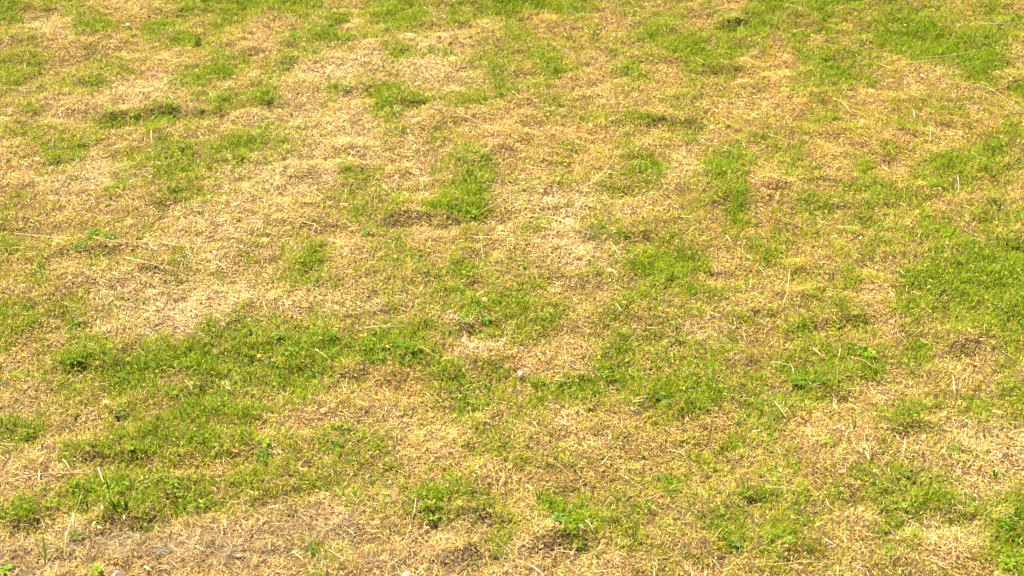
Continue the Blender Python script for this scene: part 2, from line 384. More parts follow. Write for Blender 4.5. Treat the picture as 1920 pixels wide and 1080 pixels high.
tag(o, "short dead straw coloured grass covering the lawn", "dead grass", kind="stuff")

# green grass
x, y = scatter(2250000)
gr = green(x, y) + .46 * (N3(x, y, 17.) - .5) + .34 * (N4(x, y, 42.) - .5)
p = np.clip((gr - .12) * 1.15, 0, 1) ** 1.15
k = rng.random(len(x)) < p + .03
x, y, gr = x[k], y[k], np.clip(gr[k], 0, 1.1); nB = len(x)
lush = np.clip((gr - .45) / .45, 0, 1)
th = rng.uniform(.15, 1.35, nB); az = np.where(rng.random(nB) < .5, lean_field(x, y) + rng.normal(0, .8, nB), rng.uniform(0, 2 * math.pi, nB))
L = rng.uniform(.011, .030, nB) * (1 + .75 * lush) * (.7 + .65 * N5(x, y, 20.)); W = rng.uniform(.0012, .0025, nB) * (1 + .7 * lush * (rng.random(nB) < .3))
Yg = pick([(.39,.42,.014),(.33,.40,.010),(.46,.41,.025),(.26,.35,.008)], [2,2.5,1.2,1.5], nB)
Dg = pick([(.25,.34,.005),(.18,.28,.004),(.35,.41,.007),(.09,.17,.004)], [2.2,2.2,1.9,1.9], nB)
q = rng.random(nB)[:, None]; col = np.where(q < (.22 + .75 * lush)[:, None], Dg, Yg)
q = rng.random(nB)[:, None]; tip = np.where(q < .18, col * .4 + np.array([.5, .36, .10]) * .6, col * 1.1)
o = blades("green_grass", x, y, height(x, y) + .002, az, th, rng.uniform(.0, 1.1, nB), L, W, rng.uniform(-.7, .7, nB), col, tip, M_GREEN)
tag(o, "short yellow green grass growing in uneven patches", "grass", kind="stuff")

# small broad leaves among the green
x, y = scatter(260000)
gr = green(x, y) + .5 * (N6(x, y, 12.) - .5) + .3 * (N2(x, y, 30.) - .5)
k = rng.random(len(x)) < np.clip((gr - .50) * 1.5, 0, .85)
x, y = x[k], y[k]; nB = len(x)
col = pick([(.13,.27,.008),(.20,.35,.012),(.075,.17,.006),(.28,.40,.02)], [2,2,1.5,1], nB)
o = blades("leafy_ground_cover", x, y, height(x, y) + rng.uniform(.010, .028, nB), rng.uniform(0, 6.28, nB), rng.uniform(.7, 1.5, nB), rng.uniform(.2, .9, nB),
           rng.uniform(.010, .024, nB), rng.uniform(.0035, .0080, nB), rng.uniform(-.6, .6, nB), col, col * 1.05, M_GREEN, 3)
tag(o, "tiny broad leaves of clover and daisies mixed into the green patches", "ground cover", kind="stuff")

# loose straw
x, y = scatter(70000)
gr = green(x, y); bare = blobs(BARE, x, y); pale = blobs(PALE, x, y)
k = rng.random(len(x)) < np.clip(.95 - 1.1 * gr + .4 * pale + .5 * bare, .10, 1)
x, y, bare = x[k], y[k], bare[k]; nB = len(x)
col = pick([(.82,.66,.40),(.74,.54,.26),(.88,.78,.56),(.62,.42,.17)], [2,2,1,1.2], nB)
col = col * (1 - .42 * np.clip(bare, 0, 1))[:, None]; fl = rng.random(nB) < .82
o = blades("straw_litter", x, y, height(x, y) + np.where(fl, rng.uniform(.008, .026, nB) * (1 - .4 * bare), .004), rng.uniform(0, 6.28, nB), np.where(fl, rng.uniform(1.38, 1.62, nB), rng.uniform(.1, .7, nB)), rng.uniform(-.5, .5, nB),
           (.016 + .055 * rng.random(nB) ** 2.2 + .02 * bare) * np.where(fl, 1, .7), rng.uniform(.0009, .0019, nB), rng.uniform(-.8, .8, nB), col, col, M_STRAW, 3)
tag(o, "loose pale straw clippings lying on the grass", "straw", kind="stuff")

# ------------------------------------------------------------------ single things: stalks
G_LY, G_UP = "long dry stalks lying across the lawn", "dry stalks standing up out of the lawn"
def lying(pts, label, material=None, r=.0017, lift=.030, name="dry_stalk", cat="straw", group=G_LY):
    P = [at(a, b_, lift + (.006 if 0 < i < len(pts) - 1 else 0)) for i, (a, b_) in enumerate(pts)]
    mb = MB(); mb.tube(smooth_path(P), r, r * .55)
    return tag(mb.build(name, material or M_PALE, loc=tuple(P[0])), label, cat, group)
def standing(pts, label, material=None, r=.0017, name="dry_stalk", cat="straw", group=G_UP, head=False):
    B = at(*pts[0], 0.0); P = [B] + [up(a, b_, B[1] + (.06 if len(pts) == 2 else .035) * i) for i, (a, b_) in enumerate(pts[1:], 1)]
    mb = MB(); mb.tube(smooth_path(P, 4, .0008), r * 1.2, r * .85)
    return tag(mb.build(name, material or M_PALE, loc=tuple(B)), label, cat, group)
LY = [
 ([(412,96),(446,91),(478,87)], "thin yellow green stalk running to the right below the straw patch at upper left", M_YG, .0015),
 ([(0,164),(30,163),(62,165)], "pale flat straw reaching in from the left edge above the green ridge", None, .0016),
 ([(0,205),(28,207),(55,204)], "short tan straw at the left edge, upper of a crossing pair", M_TAN, .0015),
 ([(0,230),(60,222),(135,220)], "long tan straw at the left edge, lower of a crossing pair", M_TAN, .0015),
 ([(860,210),(905,232),(942,247)], "thin pale stalk slanting down to the right through straw at upper centre", None, .0015),
 ([(682,79),(695,89)], "short pale stick slanting over the green band near the top", None, .0018),
 ([(767,69),(776,70),(785,70)], "short white straw lying flat in the brown patch near the top", None, .0022),
 ([(1355,223),(1380,236),(1440,250)], "yellow green stalk slanting down to the right at upper right of centre", M_YG, .0018),
 ([(1125,16),(1147,2)], "pale stalk leaning over green grass at the very top edge", M_YG, .0015),
 ([(1727,108),(1775,104),(1822,96)], "pale stalk over green grass at upper right, upper of a parallel pair", None, .0016),
 ([(1696,117),(1745,113),(1800,107)], "pale stalk over green grass at upper right, lower of a parallel pair", None, .0015),
 ([(1774,153),(1815,157),(1860,168),(1918,208)], "longest pale stalk at upper right, curving down to the frame edge", None, .0020),
 ([(1892,161),(1860,168),(1772,180)], "thin pale stalk crossing the longest stalk at upper right", None, .0015),
 ([(1562,185),(1578,190),(1596,211)], "thick pale stalk curving down like a hook at upper right", None, .0026),
 ([(1600,208),(1635,224)], "thin straw running down right from the hook shaped stalk", M_TAN, .0014),
 ([(1440,251),(1465,259),(1490,268)], "pale stalk sloping down right over orange straw right of centre", None, .0016),
 ([(1840,43),(1880,44),(1921,42)], "pale horizontal stalk in the top right corner beside a dull leaf", None, .0018),
 ([(117,335),(140,306),(155,285)], "tan stalk leaning up to the right beside the bare patch at left", M_TAN, .0019),
 ([(217,355),(233,366),(248,382)], "yellowish stalk slanting down right below the bare patch at left", M_YG, .0016),
 ([(28,438),(85,443),(140,447)], "long pale stalk left of the dark leafy clump at left", None, .0019),
 ([(175,444),(225,449),(270,452),(297,472)], "long pale stalk crossing the dark leafy clump and bending down at its right end", None, .0018),
 ([(235,483),(285,493),(335,506)], "bright pale stalk below the dark leafy clump at left", None, .0021),
 ([(305,454),(335,459),(372,462)], "thick pale straw beside the small bare spot at left", None, .0023),
 ([(350,407),(366,408),(392,425)], "pale kinked stalk slanting down in the straw left of centre", None, .0019),
 ([(366,408),(388,416),(410,407)], "pale bow shaped stalk starting at the kinked stalk left of centre", None, .0014),
 ([(432,443),(455,444),(478,447)], "greyish straw lying flat in the tan area left of centre", M_TAN, .0016),
 ([(888,443),(910,444),(955,444),(1021,447)], "long bright horizontal stalk right of the brown hollow at the centre", None, .0020),
 ([(569,413),(590,420),(598,428),(598,435)], "pale stalk with a bent end like a walking stick left of the brown hollow", None, .0022),
 ([(613,478),(640,475),(675,440),(702,425)], "pale bent stalk below the green leaves left of the brown hollow", M_TAN, .0018),
 ([(890,510),(915,504),(937,500)], "pale straw over orange grass below the brown hollow", None, .0018),
 ([(898,400),(960,363),(1022,335),(1082,312)], "longest tan stalk at the centre, rising to the right from the leafy clump", M_TAN, .0021),
 ([(1100,348),(1128,327),(1146,304)], "curved pale stalk rising to the right, right of the longest tan stalk", None, .0018),
 ([(986,311),(1015,316),(1065,316)], "pale stalk lying flat above the longest tan stalk", None, .0017),
 ([(1138,321),(1155,324),(1172,321)], "short pale straw in green grass right of the curved stalk", None, .0018),
 ([(1000,404),(1040,409),(1083,426)], "thick pale straw in the bleached patch right of centre", None, .0023),
 ([(1150,460),(1158,473),(1166,489)], "pale stalk just left of the two leaved seedling, pointing down", None, .0018),
 ([(1154,502),(1166,495),(1175,487)], "pale stick pointing up at the two leaved seedling", None, .0018),
 ([(1145,505),(1158,517)], "pale stick slanting down right below the two leaved seedling", None, .0018),
 ([(1545,275),(1568,277),(1590,281)], "pale stalk lying flat in orange straw at the right", None, .0019),
 ([(1640,293),(1658,297),(1675,303)], "tan straw right of the flat stalk in orange straw", M_TAN, .0017),
 ([(1570,425),(1600,426),(1621,434)], "pale straw just above the small white capsule at right", None, .0017),
 ([(1662,410),(1676,423)], "thin straw slanting down in the straw at right of the white capsule", M_TAN, .0015),
 ([(1465,408),(1492,418),(1520,433)], "thin yellowish stalk left of the small white capsule", M_YG, .0014),
 ([(683,614),(720,611),(768,611)], "long pale horizontal stalk above the big leafy green patch", None, .0019),
 ([(592,655),(604,663),(616,672)], "straight pale stalk slanting down through the big leafy green patch", None, .0017),
 ([(870,614),(872,630),(880,643),(888,659)], "thin curved stalk hanging down to the bleached spot below the daisy", M_TAN, .0014),
 ([(793,651),(808,660),(823,671)], "thin pale stalk at the right end of the big leafy green patch", M_TAN, .0014),
 ([(692,712),(701,702)], "short tan stick in straw below the big leafy green patch", M_TAN, .0017),
 ([(534,562),(537,570),(541,579)], "short bright stick in the straw patch left of centre", None, .0022),
 ([(1215,614),(1228,615),(1241,614)], "short pale straw lying flat in mixed grass right of the daisy", None, .0018),
 ([(1343,648),(1360,648)], "short white straw lying flat among the green right of centre", None, .0019),
 ([(1202,784),(1222,773)], "pale stick slanting up right below the green band at the bottom centre", None, .0016),
 ([(1040,712),(1067,716)], "pale straw lying to the right of the white stone", None, .0019),
 ([(1452,752),(1463,766),(1476,785)], "straight white stalk slanting down right of the lower right leafy rosette's left side", None, .0022),
 ([(1525,653),(1535,661),(1549,669)], "pale bent stalk above the lower right leafy rosette", None, .0019),
 ([(1595,669),(1620,676),(1640,688),(1662,693)], "tan stalk sloping down right above the orange straw at lower right", M_TAN, .0016),
 ([(1448,679),(1468,681),(1485,684)], "thick tan straw left of the lower right leafy rosette", None, .0022),
 ([(1480,505),(1477,540),(1467,577)], "long thin stalk hanging straight down at right of centre", M_PALE, .0015),
 ([(1462,538),(1475,521)], "thin bowed straw touching the long hanging stalk", M_PALE, .0014),
 ([(18,900),(70,889),(120,886),(180,887)], "long pale arching stalk near the left edge at the bottom", None, .0020),
 ([(118,861),(127,873),(136,887)], "pale stick slanting down onto the arching stalk at lower left", None, .0022),
 ([(184,877),(190,892),(194,903),(202,901)], "thick pale stick with a hooked foot above the dark bladed tuft", None, .0026),
 ([(290,892),(345,892)], "thin tan stalk lying over green grass right of the dark bladed tuft", M_TAN, .0015),
 ([(617,1030),(640,1046),(657,1061)], "tan stalk sloping down right in the bare area at the bottom", M_TAN, .0018),
 ([(780,1076),(793,1064),(803,1056)], "pale forked straw by the pinkish stone at the bottom edge", None, .0022),
 ([(805,897),(827,880)], "pale stick pointing up right above the bright leafy plant at the bottom centre", None, .0016),
 ([(605,866),(637,848)], "tan stalk leaning up right over the lower green band", M_TAN, .0015),
 ([(900,935),(940,932)], "pale straw lying flat right of the bright leafy plant", None, .0017),
 ([(1273,848),(1288,838),(1301,828)], "pale stalk pointing up right, longer of a crossing pair at lower right of centre", None, .0019),
 ([(1255,843),(1272,847),(1290,852)], "pale stalk crossing the foot of the one pointing up right", None, .0017),
 ([(1098,975),(1106,985),(1115,999)], "white stick slanting down in the lower centre green clump", None, .0019),
 ([(1255,916),(1282,906)], "pale twig lying under the leafy weed at lower right of centre", None, .0016),
 ([(1000,1062),(1010,1070),(1022,1082)], "pale straw slanting off the bottom edge at the centre", None, .0019),
 ([(1440,1058),(1480,1056),(1500,1053),(1545,1053)], "long pale stalk lying near the bottom edge at lower right", M_YG, .0018),
 ([(1437,913),(1470,914),(1502,918)], "pale stalk lying flat in orange straw at lower right", None, .0017),
 ([(1550,935),(1557,950),(1582,964)], "thin bowed stalk in mixed grass at lower right", None, .0014),
 ([(1865,970),(1890,960),(1913,946)], "yellow green stalk pointing up right near the right edge at the bottom", M_YG, .0015),
 ([(1820,950),(1846,940)], "short tan straw left of the yellow green stalk near the right edge", M_TAN, .0018),
 ([(85,647),(100,638),(113,630)], "pale straw pointing up at the thick green blade at left", None, .0018),
 ([(348,714),(357,724),(362,736)], "pale straw slanting down in the green band at left", None, .0016),
]
for pts, lab, mt, r in LY: lying(pts, lab, mt, r)
UPR = [
 ([(285,270),(283,245)], "short white straw standing above green grass at upper left", None, .0022),
 ([(399,187),(393,172)], "small pale straw standing beside the upright one leaved seedling", None, .0016),
 ([(1716,222),(1712,206)], "short pale straw standing in the green strip right of the hook shaped stalk", None, .0020),
 ([(1745,266),(1744,236)], "thin pale straw standing upright in orange straw at upper right", None, .0016),
 ([(1798,366),(1797,340),(1795,328)], "pale straw standing upright left of the coarse green tuft at right", None, .0022),
 ([(1042,441),(1041,417)], "white straw standing upright right of the small green tuft at the centre", None, .0018),
 ([(793,352),(792,338)], "white straw standing left of the leafy green column above the hollow", None, .0020),
 ([(906,489),(902,445)], "long thin straw hanging below the bright horizontal stalk", None, .0014),
 ([(695,485),(700,468),(706,452)], "thin yellowish straw standing left of the brown hollow", M_YG, .0014),
 ([(501,501),(503,468)], "thin greenish straw standing in the straw left of the green patch at centre left", M_YG, .0014),
 ([(499,582),(494,565)], "pale straw standing at the left of the bleached strip above the leafy patch", None, .0022),
 ([(649,728),(651,708)], "white straw standing upright below the big leafy green patch", None, .0018),
 ([(656,722),(662,712)], "short white straw leaning right beside its upright neighbour below the leafy patch", None, .0018),
 ([(1299,737),(1298,721)], "short white straw standing in the green band at lower right of centre", None, .0022),
 ([(1490,707),(1484,684)], "thick pale straw standing just above the lower right leafy rosette", None, .0026),
 ([(1791,744),(1789,722),(1787,705)], "bright pale straw standing upright at lower right near the leaning leaf", None, .0024),
 ([(1721,750),(1716,730)], "short pale straw standing in tan grass at lower right", None, .0019),
 ([(1537,786),(1537,766)], "thin pale straw standing below the lower right leafy rosette", None, .0015),
 ([(1691,860),(1696,842),(1698,822)], "pale straw with a white tip standing at lower right", None, .0021),
 ([(774,971),(778,950),(780,934)], "thin pale straw standing at the left of the bright leafy plant", None, .0017),
 ([(762,1006),(770,984)], "thin pale straw standing below the bright leafy plant", None, .0015),
 ([(73,906),(74,880)], "short pale straw standing under the arching stalk at lower left", None, .0022),
 ([(1622,1067),(1618,1051)], "white straw standing near the bottom edge at lower right", None, .0022),
]
for pts, lab, mt, r in UPR: standing(pts, lab, mt or M_WHITE, r)
# the tall broken stalk in the bottom left corner
B = at(121, 1050); root = empty("broken_stalk", tuple(B))
tag(root, "tall broken pale stalk standing in the bottom left corner with a bent top", "straw", G_UP)
P = [B, up(124, 1010, B[1] + .03), up(131, 985, B[1] + .05), up(139, 962, B[1] + .07)]
mb = MB(); mb.tube(smooth_path(P, 5, .0006), .0032, .0024); o = mb.build("stem", M_WHITE, root, loc=None); o.matrix_parent_inverse.identity()
Q = [up(139, 962, B[1] + .07), up(147, 946, B[1] + .09), up(153, 927, B[1] + .115)]
mb2 = MB(); mb2.tube(smooth_path(Q, 5, .0006), .0026, .0018); mb2.tube([Q[-1], Q[-1] + np.array([.004, 0, .008])], .0034, .002, 6); o2 = mb2.build("bent_top", M_YG, root)
S = [up(139, 962, B[1] + .07), up(138, 975, B[1] + .05), up(135, 985, B[1] + .03)]
mb3 = MB(); mb3.tube(smooth_path(S, 4, .0005), .0026, .0014); o3 = mb3.build("torn_strip", M_WHITE, root)
for q in (o, o2, o3):
    q.data.transform(__import__("mathutils").Matrix.Translation(-Vector(B)))
lying([(105,988),(125,985),(148,982),(165,976)], "pale straw lying across the foot of the tall broken stalk", M_PALE, .0018)
# pale husks
def husk(pts, label, wd=.010, lift=.022):
    A = at(*pts[0], lift); Bp = up(*pts[1], A[1] + .02) if len(pts) > 2 else at(*pts[1], lift + .004)
    d = Bp - A; L = np.linalg.norm(d); d = d / L; s = np.cross(d, (0, -.5, .86)); s /= np.linalg.norm(s); nrm = np.cross(s, d)
    V, F = [], []
    for i in range(7):
        t = i / 6; ww = wd * .5 * math.sin(math.pi * (.08 + .9 * t)) ** .7 * (1 - .45 * t); p = A + d * L * t + nrm * .006 * math.sin(t * 3)
        V += [p + s * ww + nrm * ww * .5, p, p - s * ww + nrm * ww * .5]
    for i in range(6): F += [(3*i, 3*i+1, 3*i+4, 3*i+3), (3*i+1, 3*i+2, 3*i+5, 3*i+4)]
    m_ = MB(); m_.add(V, F); o = m_.build("dry_husk", M_TAN if lift < .03 and len(pts) == 2 else M_PALE, loc=tuple(A)); md = o.modifiers.new("thickness", 'SOLIDIFY'); md.thickness = .0012
    return tag(o, label, "husk", "pale dry husks and dead leaves on the lawn")
husk([(104,286),(99,259),1], "tall pale feather shaped husk standing in green grass at the left edge", .016)
husk([(848,602),(845,590),1], "white torn husk standing just left of the grey stone by the daisy", .010)
husk([(128,519),(137,524)], "white curved husk among the straw at lower left of the dark leafy clump", .010)
husk([(193,753),(209,757)], "white bent husk in tan grass below the left green band", .012)
husk([(172,990),(181,978)], "white split husk right of the tall broken stalk", .011)
husk([(183,988),(195,992)], "white flat husk touching the split husk right of the tall broken stalk", .010)
husk([(193,957),(191,946),1], "cream husk standing left of the dark bladed tuft", .010)
husk([(234,977),(233,965),1], "cream husk standing under the dark bladed tuft", .009)
husk([(1528,986),(1541,983)], "cream pointed husk lying in green grass at lower right", .014)
husk([(1860,771),(1890,778)], "pale curled husk in the shaded straw near the right edge", .009)
husk([(270,1062),(285,1070)], "cream flat husk left of the half buried stone at the bottom", .012)
husk([(760,64),(786,69)], "pale torn husk on the bare brown patch near the top", .012)

# ------------------------------------------------------------------ stones
def stone(px, py, label, material, sx, sy, sz, seed, flat=.55, lift=.010, group="stones lying in the grass"):
    import bmesh
    c = at(px, py, lift); bm = bmesh.new(); bmesh.ops.create_icosphere(bm, subdivisions=3, radius=1.0); rr = random.Random(seed)
    pl = [(Vector((rr.gauss(0, 1), rr.gauss(0, 1), rr.gauss(0, 1))).normalized(), rr.uniform(.62, .92)) for _ in range(11)]
    for v in bm.verts:
        for n_, d_ in pl:
            q = v.co.dot(n_)
            if q > d_: v.co -= n_ * (q - d_) * .9
        v.co = Vector((v.co.x * sx, v.co.y * sy, v.co.z * sz))
    me = bpy.data.meshes.new("stone"); bm.to_mesh(me); bm.free(); me.materials.append(material)
    me.polygons.foreach_set("use_smooth", [True] * len(me.polygons))
    o = bpy.data.objects.new("stone", me); COL.objects.link(o); o.location = tuple(c); o.rotation_euler = (0, 0, rr.uniform(0, 3))
    return tag(o, label, "stone", group)
stone(977, 701, "small white stone on straw just right of the lower centre", M_STONEW, .0135, .011, .011, 3, lift=.016)
stone(240, 47, "small grey stone in green grass near the top left", M_STONEW, .012, .011, .011, 5, lift=.016)
stone(856, 599, "flat grey white stone left of the daisy", M_STONEP, .011, .009, .007, 8, lift=.016)
stone(307, 1037, "bluish grey stone half buried in straw at the bottom left", M_STONEG, .026, .018, .014, 12, lift=.001)
stone(449, 1043, "flat whitish stone under straw at the bottom left of centre", M_STONEP, .014, .010, .008, 15, lift=.010)
stone(763, 1079, "pinkish flat stone cut by the bottom edge", M_STONEP, .019, .015, .009, 17, lift=.012)
stone(220, 1080, "grey buried stone cut by the bottom edge at the left", M_STONEG, .030, .02, .012, 21, lift=.004)
stone(1164, 832, "tiny white pebble in straw at lower right of centre", M_STONEW, .004, .004, .006, 25, lift=.026)
stone(1614, 446, "tiny white capsule shaped pebble at the right of the upper half", M_STONEW, .009, .0055, .005, 27, lift=.026)
stone(1644, 502, "tiny white pebble near the edge of the green patch at right", M_STONEW, .006, .005, .005, 29, lift=.024)
stone(695, 850, "small beige pebble in the lower green band", M_STONEP, .008, .007, .006, 31, lift=.024)

# ------------------------------------------------------------------ weeds
GW = "broad leaved weeds growing in the lawn"
def weed(px, py, label, nl=7, L=.030, W=.013, material=None, elev=(.10, .75), parts=False, spread=.012, seed=0, name="leafy_weed", cat="weed"):
    st = random.getstate(); random.seed(1000 + seed + int(px) * 7 + int(py))
    c = at(px, py, .006); L *= .80; W *= .86
    root = None
    if parts:
        root = empty(name, tuple(c)); tag(root, label, cat, GW)
    mb = MB()
    for i in range(nl):
        az = 2 * math.pi * (i + random.uniform(-.3, .3)) / nl; e = random.uniform(*elev); q = random.uniform(.75, 1.2)
        off = np.array([math.cos(az), math.sin(az), 0]) * random.uniform(0, spread) + np.array([0, 0, random.uniform(0, .012)])
        V, F = leaf_geo(off, az, e, L * q, W * q, random.uniform(.5, 1.3), random.uniform(.1, .4))
        if parts:
            m1 = MB(); m1.add(V, F); m1.build("leaf", material or M_LEAF, root)
        else: mb.add(V, F)
    if not parts:
        o = mb.build(name, material or M_LEAF); o.location = tuple(c); root = tag(o, label, cat, GW)
    random.setstate(st); return root
WEEDS = [
 (288,45,"dark green leafy weed in the green patch right of the grey stone",7,.034,.015,M_LEAF,1),
 (465,178,"broad leaved weed at the right end of the upper left green strip",8,.032,.015,M_LEAF,1),
 (205,209,"leafy weed at the left end of the low green ridge at upper left",7,.03,.013,M_LEAFB,0),
 (252,216,"leafy weed in the middle of the low green ridge at upper left",7,.03,.013,M_LEAFB,0),
 (303,208,"dark leafy weed at the right end of the low green ridge at upper left",7,.03,.014,M_LEAF,0),
 (372,206,"dark low weed on the ridge right of the gap at upper left",6,.028,.012,M_LEAF,0),
 (552,70,"bluish dark leafy weed in the green band at upper left of centre",7,.034,.014,M_LEAF,1),
 (495,178,"dark leafy weed at the edge of bleached straw at upper left of centre",7,.034,.014,M_LEAF,0),
 (714,126,"small leafy weed left of the upper pale patch",5,.028,.013,M_LEAFBLUE,0),
 (783,149,"single small weed on the pale patch at the upper centre",5,.022,.009,M_LEAF,0),
 (1322,236,"low dark weed in orange straw right of the upper centre",6,.026,.012,M_LEAF,0),
 (1237,216,"dark green weed at the upper right of centre above the small hollow",6,.028,.012,M_LEAF,0),
 (1606,61,"dark bluish weed in the green area at the top right",5,.030,.015,M_LEAFBLUE,1),
 (1522,113,"clump of bluish clover at upper right",8,.022,.012,M_LEAFBLUE,0),
 (1722,58,"bluish weed in the lush patch at the top right",5,.034,.011,M_LEAFBLUE,0),
 (1842,111,"bright green weed in the lush patch near the right edge at the top",7,.034,.012,M_LEAFB,1),
 (1510,66,"bluish low weed at the top right of centre",6,.024,.011,M_LEAFBLUE,0),
 (178,436,"leafy weed of the dark clump at left, left one of the upper pair",8,.030,.013,M_LEAF,0),
 (205,444,"leafy weed of the dark clump at left, right one of the upper pair",8,.030,.013,M_LEAF,0),
 (150,462,"leafy weed of the dark clump at left, lowest one",8,.032,.014,M_LEAF,1),
 (218,442,"bluish weed under the long pale stalk at left",5,.024,.012,M_LEAFBLUE,0),
 (602,342,"small seedling alone on the straw left of the upper green column",5,.022,.010,M_LEAFB,0),
 (690,437,"dark green weed with round leaves left of the brown hollow",7,.034,.016,M_LEAF,1),
 (886,404,"tall arching green weed at the upper right rim of the brown hollow",8,.048,.013,M_LEAFB,1),
 (848,398,"dark weed in the leafy clump above the brown hollow",7,.034,.012,M_LEAF,0),
 (1017,422,"small green weed in straw right of the brown hollow",7,.028,.010,M_LEAFB,0),
 (1128,420,"grassy weed at the lower edge of the bleached patch right of centre",7,.034,.009,M_LEAF,0),
 (1175,441,"low dark weed on the small ridge above the two leaved seedling",7,.030,.011,M_LEAF,0),
 (1397,320,"bright green weed in the green column at right of centre",6,.028,.010,M_LEAFB,0),
 (457,573,"little forked seedling in straw at left above the green band",3,.026,.011,M_LEAFB,0),
 (223,779,"pale round leaved weed in mixed grass at lower left",4,.024,.018,M_LEAFBLUE,0),
 (142,779,"small bluish weed in tan grass at lower left",4,.022,.013,M_LEAFBLUE,0),
 (140,678,"bushy dark weed in the left green band",9,.036,.013,M_LEAF,1),
 (162,664,"bushy green weed touching the top of the left green band",8,.034,.011,M_LEAF,0),
 (228,709,"dark notched weed in the middle of the left green band",7,.034,.012,M_LEAF,0),
 (345,680,"bright weed at the right end of the left green band",8,.034,.011,M_LEAFB,0),
 (622,632,"dark weed in the shaded notch of the big leafy patch",7,.034,.015,M_LEAF,1),
 (748,648,"large dark green weed in the big leafy patch, upper right",9,.036,.015,M_LEAF,1),
 (772,656,"large fan leaved weed at the right end of the big leafy patch",8,.036,.014,M_LEAF,1),
 (706,674,"spiky dark weed at the bottom of the big leafy patch",8,.036,.011,M_LEAF,0),
 (686,654,"round leaved weed in the middle of the big leafy patch",7,.026,.017,M_LEAFB,1),
 (685,636,"yellow green weed at the top of the big leafy patch",5,.028,.014,M_LEAFY,0),
 (731,659,"yellowing leaf weed right of the middle of the big leafy patch",3,.028,.015,M_LEAFY,0),
 (520,632,"leafy weed at the upper left of the big leafy patch",8,.034,.013,M_LEAF,0),
 (545,662,"leafy weed left of the straight pale stalk in the big leafy patch",8,.034,.013,M_LEAFB,0),
 (624,668,"dark weed right of the straight pale stalk in the big leafy patch",7,.030,.014,M_LEAF,0),
 (512,682,"leafy weed at the lower left of the big leafy patch",8,.032,.013,M_LEAF,0),
 (590,702,"pale leaved weed at the lower edge of the big leafy patch",6,.028,.013,M_LEAFBLUE,0),
 (763,681,"single pale upright leaf weed right of the big leafy patch",2,.034,.012,M_LEAFBLUE,0),
 (892,584,"low clover weed above the foot of the daisy",8,.026,.014,M_LEAF,0),
 (912,600,"dark leafy weed at the foot of the daisy",9,.030,.015,M_LEAF,1),
 (910,723,"small spreading weed below the white stone's left side",6,.034,.010,M_LEAFB,0),
 (1240,752,"round dark leaved weed in the lower green band right of centre",4,.032,.021,M_LEAFBLUE,1),
 (1278,643,"low dark weed in mixed grass right of centre",5,.028,.012,M_LEAF,0),
 (1498,718,"big leafy rosette at lower right",12,.040,.017,M_LEAF,1),
 (1541,716,"dark leafy weed right of the big rosette at lower right",8,.036,.014,M_LEAF,1),
 (1572,718,"small dark weed at the far right of the big rosette at lower right",6,.030,.012,M_LEAF,0),
 (1630,668,"bright leafy weed above the orange straw at lower right",8,.036,.014,M_LEAFB,1),
 (1616,657,"dark leafy weed touching the top of the bright one at lower right",7,.032,.013,M_LEAF,0),
 (1840,757,"leaning broad leaf weed near the right edge at lower right",5,.036,.015,M_LEAFB,1),
 (1812,749,"dark leafy weed left of the leaning broad leaf at lower right",6,.032,.014,M_LEAF,0),
 (497,833,"round leaved weed at the upper left of the lower green band",5,.030,.017,M_LEAFB,0),
 (494,852,"dark pointed weed below the round leaved one in the lower green band",5,.034,.013,M_LEAF,0),
 (249,838,"bright round leaved weed in the dark green patch at lower left",5,.026,.017,M_LEAFB,0),
 (325,908,"bright star shaped weed in the lower left green band",6,.032,.012,M_LEAFB,1),
 (377,947,"bright weed at the lower edge of the lower left green band",6,.034,.011,M_LEAFB,0),
 (147,1007,"sprawling small weed in bare straw right of the tall broken stalk",6,.026,.012,M_LEAF,0),
 (182,1072,"leafy seedling at the bottom edge in bare straw at left",8,.026,.013,M_LEAFB,1),
 (11,1071,"blurred low weed in the bottom left corner",7,.030,.015,M_LEAFB,0),
 (808,970,"bright leafy plant at the lower centre below the green patch",9,.036,.014,M_LEAFB,1),
 (630,838,"dark weed at the top of the lower green band",8,.036,.011,M_LEAF,0),
 (1254,905,"leafy weed with pointed leaves at lower right of centre",9,.036,.013,M_LEAF,1),
 (1236,897,"single dark leaf weed left of the pointed leaved one",3,.038,.014,M_LEAF,0),
 (1264,926,"low weed under the pointed leaved one at lower right of centre",6,.026,.011,M_LEAF,0),
 (1394,929,"dark round leaved weed in straw at lower right",6,.026,.014,M_LEAF,0),
 (1376,1020,"bluish weed at the bottom right of centre",6,.030,.012,M_LEAFBLUE,0),
 (1698,892,"leafy weed beside a dark hole at lower right",7,.030,.014,M_LEAF,1),
 (1790,847,"dark weed in straw near the right edge, above the two short spears",7,.028,.012,M_LEAF,0),
 (1686,948,"upright bright weed in mixed grass at lower right",5,.036,.012,M_LEAFB,0),
 (1682,983,"single dark leaf lying flat at lower right",2,.040,.011,M_LEAFBLUE,0),
 (1555,828,"dark round weed in straw below the big rosette",5,.026,.015,M_LEAF,0),
 (1070,985,"dark leafy weed in the lower centre green clump",9,.034,.014,M_LEAF,1),
 (1045,975,"bluish weed at the left of the lower centre green clump",8,.034,.012,M_LEAFBLUE,0),
 (1885,985,"dark leafy weed at the right edge near the bottom",9,.036,.015,M_LEAF,0),
 (1890,1060,"bright leafy weed in the bottom right corner",9,.036,.014,M_LEAFB,0),
]
for a, b_, lab, nl, L_, W_, mt, prt in WEEDS: weed(a, b_, lab, nl, L_, W_, mt, parts=bool(prt))
